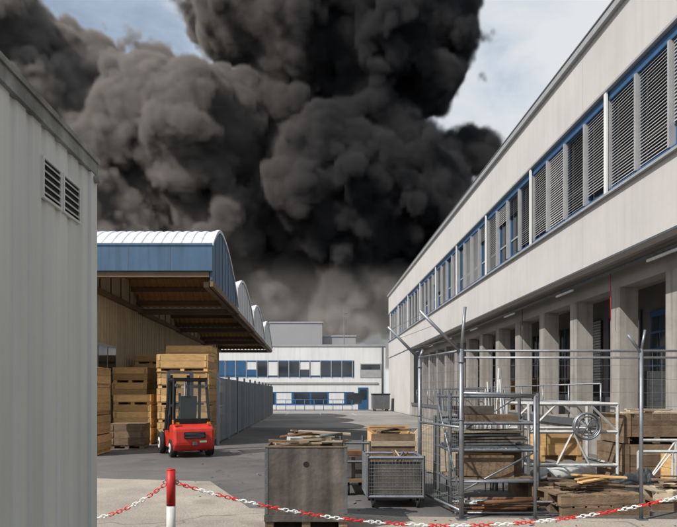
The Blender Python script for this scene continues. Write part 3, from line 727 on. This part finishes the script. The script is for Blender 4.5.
# ---------------------------------------------------------------- smoke plume (real volume)
SD=150.0; k=SD/F
blobs=[(420,62,54),(370,40,62),(300,50,66),(245,30,48),(330,-30,80),(395,-5,50),(225,-25,50),
(350,112,62),(285,130,72),(372,150,50),(432,186,44),(446,170,34),(400,205,55),(425,235,42),(340,200,75),(270,200,75),
(405,270,45),(345,275,60),(290,275,56),(205,150,76),(150,135,66),(215,225,66),(150,215,62),(100,120,74),(60,80,58),(20,50,54),
(-15,20,56),(20,150,80),(50,210,80),(100,230,66),(345,312,32),(375,305,34),(310,318,26)]
random.seed(4)
ng=bpy.data.node_groups.new("SmokeField","GeometryNodeTree"); ng.interface.new_socket(name="Geometry",in_out='OUTPUT',socket_type='NodeSocketGeometry')
N=ng.nodes; L=ng.links
def math_(op,a,b_=None,c=None,clamp=False):
    n=N.new("ShaderNodeMath"); n.operation=op; n.use_clamp=clamp
    for i,v in enumerate((a,b_,c)):
        if v is None: continue
        if isinstance(v,(int,float)): n.inputs[i].default_value=v
        else: L.new(v,n.inputs[i])
    return n.outputs[0]
def vm(op,a,b_,scale=None):
    n=N.new("ShaderNodeVectorMath"); n.operation=op
    L.new(a,n.inputs[0])
    if b_ is not None:
        if isinstance(b_,tuple): n.inputs[1].default_value=b_
        else: L.new(b_,n.inputs[1])
    if scale is not None: n.inputs["Scale"].default_value=scale
    return n.outputs["Value"] if op=='DISTANCE' else n.outputs[0]
pos=N.new("GeometryNodeInputPosition").outputs[0]
nz=N.new("ShaderNodeTexNoise"); nz.inputs["Scale"].default_value=0.045; nz.inputs["Detail"].default_value=2; L.new(pos,nz.inputs["Vector"])
wrp=vm('SUBTRACT',nz.outputs["Color"],(0.5,0.5,0.5)); wrp=vm('SCALE',wrp,None,14.0); wpos=vm('ADD',pos,wrp)
acc=None
for (bx,by,br) in blobs:
    c=W(bx,by,SD); yy=SD+random.uniform(-8,8)
    d=vm('DISTANCE',wpos,(c[0],yy,c[2])); v=math_('SUBTRACT',br*k,d)
    acc=v if acc is None else math_('MAXIMUM',acc,v)
nz2=N.new("ShaderNodeTexNoise"); nz2.inputs["Scale"].default_value=0.16; nz2.inputs["Detail"].default_value=3; L.new(pos,nz2.inputs["Vector"])
w2=vm('SCALE',vm('SUBTRACT',nz2.outputs["Color"],(0.5,0.5,0.5)),None,4.5); p2=vm('ADD',pos,w2)
def voro(sc):
    v=N.new("ShaderNodeTexVoronoi"); v.feature='F1'; v.inputs["Scale"].default_value=sc
    L.new(p2,v.inputs["Vector"]); return v.outputs["Distance"]
acc=math_('ADD',acc,math_('MULTIPLY_ADD',voro(0.075),-9.0,4.6))
acc=math_('ADD',acc,math_('MULTIPLY_ADD',voro(0.17),-5.5,2.8))
acc=math_('ADD',acc,math_('MULTIPLY_ADD',voro(0.42),-2.4,1.2))
dn=math_('DIVIDE',acc,1.3,clamp=True)
sep=N.new("ShaderNodeSeparateXYZ"); L.new(pos,sep.inputs[0])
def rng(v,a,b_):
    n=N.new("ShaderNodeMapRange"); n.interpolation_type='SMOOTHSTEP'; n.inputs[1].default_value=a; n.inputs[2].default_value=b_; L.new(v,n.inputs[0]); return n.outputs[0]
hz=math_('MULTIPLY',rng(sep.outputs[2],34,20),math_('MULTIPLY',rng(sep.outputs[0],-50,-15),rng(sep.outputs[0],38,22)))
hz=math_('MULTIPLY',hz,math_('MULTIPLY',rng(sep.outputs[1],126,140),rng(sep.outputs[1],160,148)))
hz=math_('MULTIPLY',hz,rng(nz2.outputs["Fac"],0.30,0.62))
dn=math_('ADD',dn,math_('MULTIPLY',hz,0.07))
mn=(-92,118,8); mx=(52,168,112)
def cube(dens,vox):
    vc=N.new("GeometryNodeVolumeCube"); vc.inputs["Min"].default_value=mn; vc.inputs["Max"].default_value=mx
    for i,nm in enumerate(("Resolution X","Resolution Y","Resolution Z")): vc.inputs[nm].default_value=int((mx[i]-mn[i])/vox)
    L.new(dens,vc.inputs["Density"]); return vc.outputs[0]
sm=bpy.data.materials.new("smoke"); sm.use_nodes=True; s=sm.node_tree; s.nodes.clear()
try: sm.cycles.volume_step_rate=4.0
except Exception as ex: print("steprate",ex)
o=s.nodes.new("ShaderNodeOutputMaterial"); pv=s.nodes.new("ShaderNodeVolumePrincipled"); s.links.new(pv.outputs[0],o.inputs["Volume"])
pv.inputs["Density"].default_value=1.4; pv.inputs["Anisotropy"].default_value=0.0
tc=s.nodes.new("ShaderNodeTexCoord"); sx=s.nodes.new("ShaderNodeSeparateXYZ"); s.links.new(tc.outputs["Object"],sx.inputs[0])
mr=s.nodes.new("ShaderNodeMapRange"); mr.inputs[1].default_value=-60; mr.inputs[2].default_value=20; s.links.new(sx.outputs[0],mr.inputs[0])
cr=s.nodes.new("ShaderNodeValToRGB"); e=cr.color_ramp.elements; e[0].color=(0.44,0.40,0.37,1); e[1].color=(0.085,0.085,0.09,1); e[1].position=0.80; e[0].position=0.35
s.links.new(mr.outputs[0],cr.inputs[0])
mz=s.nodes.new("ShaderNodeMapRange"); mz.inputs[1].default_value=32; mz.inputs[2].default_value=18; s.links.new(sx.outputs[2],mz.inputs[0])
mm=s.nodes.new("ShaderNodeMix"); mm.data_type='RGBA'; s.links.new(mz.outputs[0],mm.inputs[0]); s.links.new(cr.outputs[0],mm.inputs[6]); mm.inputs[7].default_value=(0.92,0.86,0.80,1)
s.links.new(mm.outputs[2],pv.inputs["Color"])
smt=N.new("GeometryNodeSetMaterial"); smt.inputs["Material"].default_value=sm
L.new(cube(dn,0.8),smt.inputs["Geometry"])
go=N.new("NodeGroupOutput"); L.new(smt.outputs[0],go.inputs[0])
me=bpy.data.meshes.new("smoke_plume"); me.materials.append(sm); so=bpy.data.objects.new("smoke_plume",me); scene.collection.objects.link(so)
md=so.modifiers.new("Smoke",'NODES'); md.node_group=ng

# ---------------------------------------------------------------- light and sky
S=Vector((-0.62,-0.42,0.72)).normalized()
sun=bpy.data.lights.new("sun",'SUN'); sun.energy=5.0; sun.angle=math.radians(0.6); sun.color=(1,0.95,0.89)
su=bpy.data.objects.new("sun",sun); scene.collection.objects.link(su); su.rotation_euler=(-S).to_track_quat('-Z','Y').to_euler()
w=bpy.data.worlds.new("World"); scene.world=w; w.use_nodes=True; nt=w.node_tree; Nn=nt.nodes; Ll=nt.links
bg=Nn["Background"]; bg.inputs[1].default_value=0.13
sk=Nn.new("ShaderNodeTexSky"); sk.sky_type='NISHITA'; sk.sun_disc=False; sk.sun_elevation=math.asin(S.z); sk.sun_rotation=math.atan2(S.x,S.y); sk.dust_density=4.0
Ll.new(sk.outputs[0],bg.inputs[0])
b2=Nn.new("ShaderNodeBackground"); b2.inputs[1].default_value=0.88
tc=Nn.new("ShaderNodeTexCoord"); mp=Nn.new("ShaderNodeMapping"); mp.inputs["Scale"].default_value=(1.0,1.0,2.6); mp.inputs["Location"].default_value=(0.3,0.1,0.2); Ll.new(tc.outputs["Generated"],mp.inputs[0])
n1=Nn.new("ShaderNodeTexNoise"); n1.inputs["Scale"].default_value=2.8; n1.inputs["Detail"].default_value=9; n1.inputs["Roughness"].default_value=0.55; n1.inputs["Distortion"].default_value=0.4; Ll.new(mp.outputs[0],n1.inputs["Vector"])
rr=Nn.new("ShaderNodeValToRGB"); rr.color_ramp.elements[0].position=0.15; rr.color_ramp.elements[1].position=0.50; Ll.new(n1.outputs["Fac"],rr.inputs[0])
rc=Nn.new("ShaderNodeValToRGB"); rc.color_ramp.elements[0].position=0.40; rc.color_ramp.elements[0].color=(0.60,0.71,0.83,1); rc.color_ramp.elements[1].position=0.60; rc.color_ramp.elements[1].color=(0.92,0.94,0.96,1); Ll.new(n1.outputs["Fac"],rc.inputs[0]); Ll.new(rc.outputs[0],b2.inputs[0])
ml=Nn.new("ShaderNodeMath"); ml.operation='MULTIPLY'; ml.inputs[1].default_value=0.92; Ll.new(rr.outputs[0],ml.inputs[0])
mx_=Nn.new("ShaderNodeMixShader"); Ll.new(ml.outputs[0],mx_.inputs[0]); Ll.new(bg.outputs[0],mx_.inputs[1]); Ll.new(b2.outputs[0],mx_.inputs[2]); Ll.new(mx_.outputs[0],Nn["World Output"].inputs[0])
scene.view_settings.view_transform='Standard'; scene.view_settings.look='None'; scene.view_settings.exposure=0

# ---------------------------------------------------------------- camera
cam=bpy.data.cameras.new("camera"); co=bpy.data.objects.new("camera",cam); scene.collection.objects.link(co); scene.camera=co
co.location=(0,0,EYE); co.rotation_euler=(math.radians(90),0,0); cam.sensor_width=36; cam.lens=36*F/677
cam.shift_x=(338.5-VX)/677; cam.shift_y=(VY-263.5)/677; cam.clip_start=0.05; cam.clip_end=5000
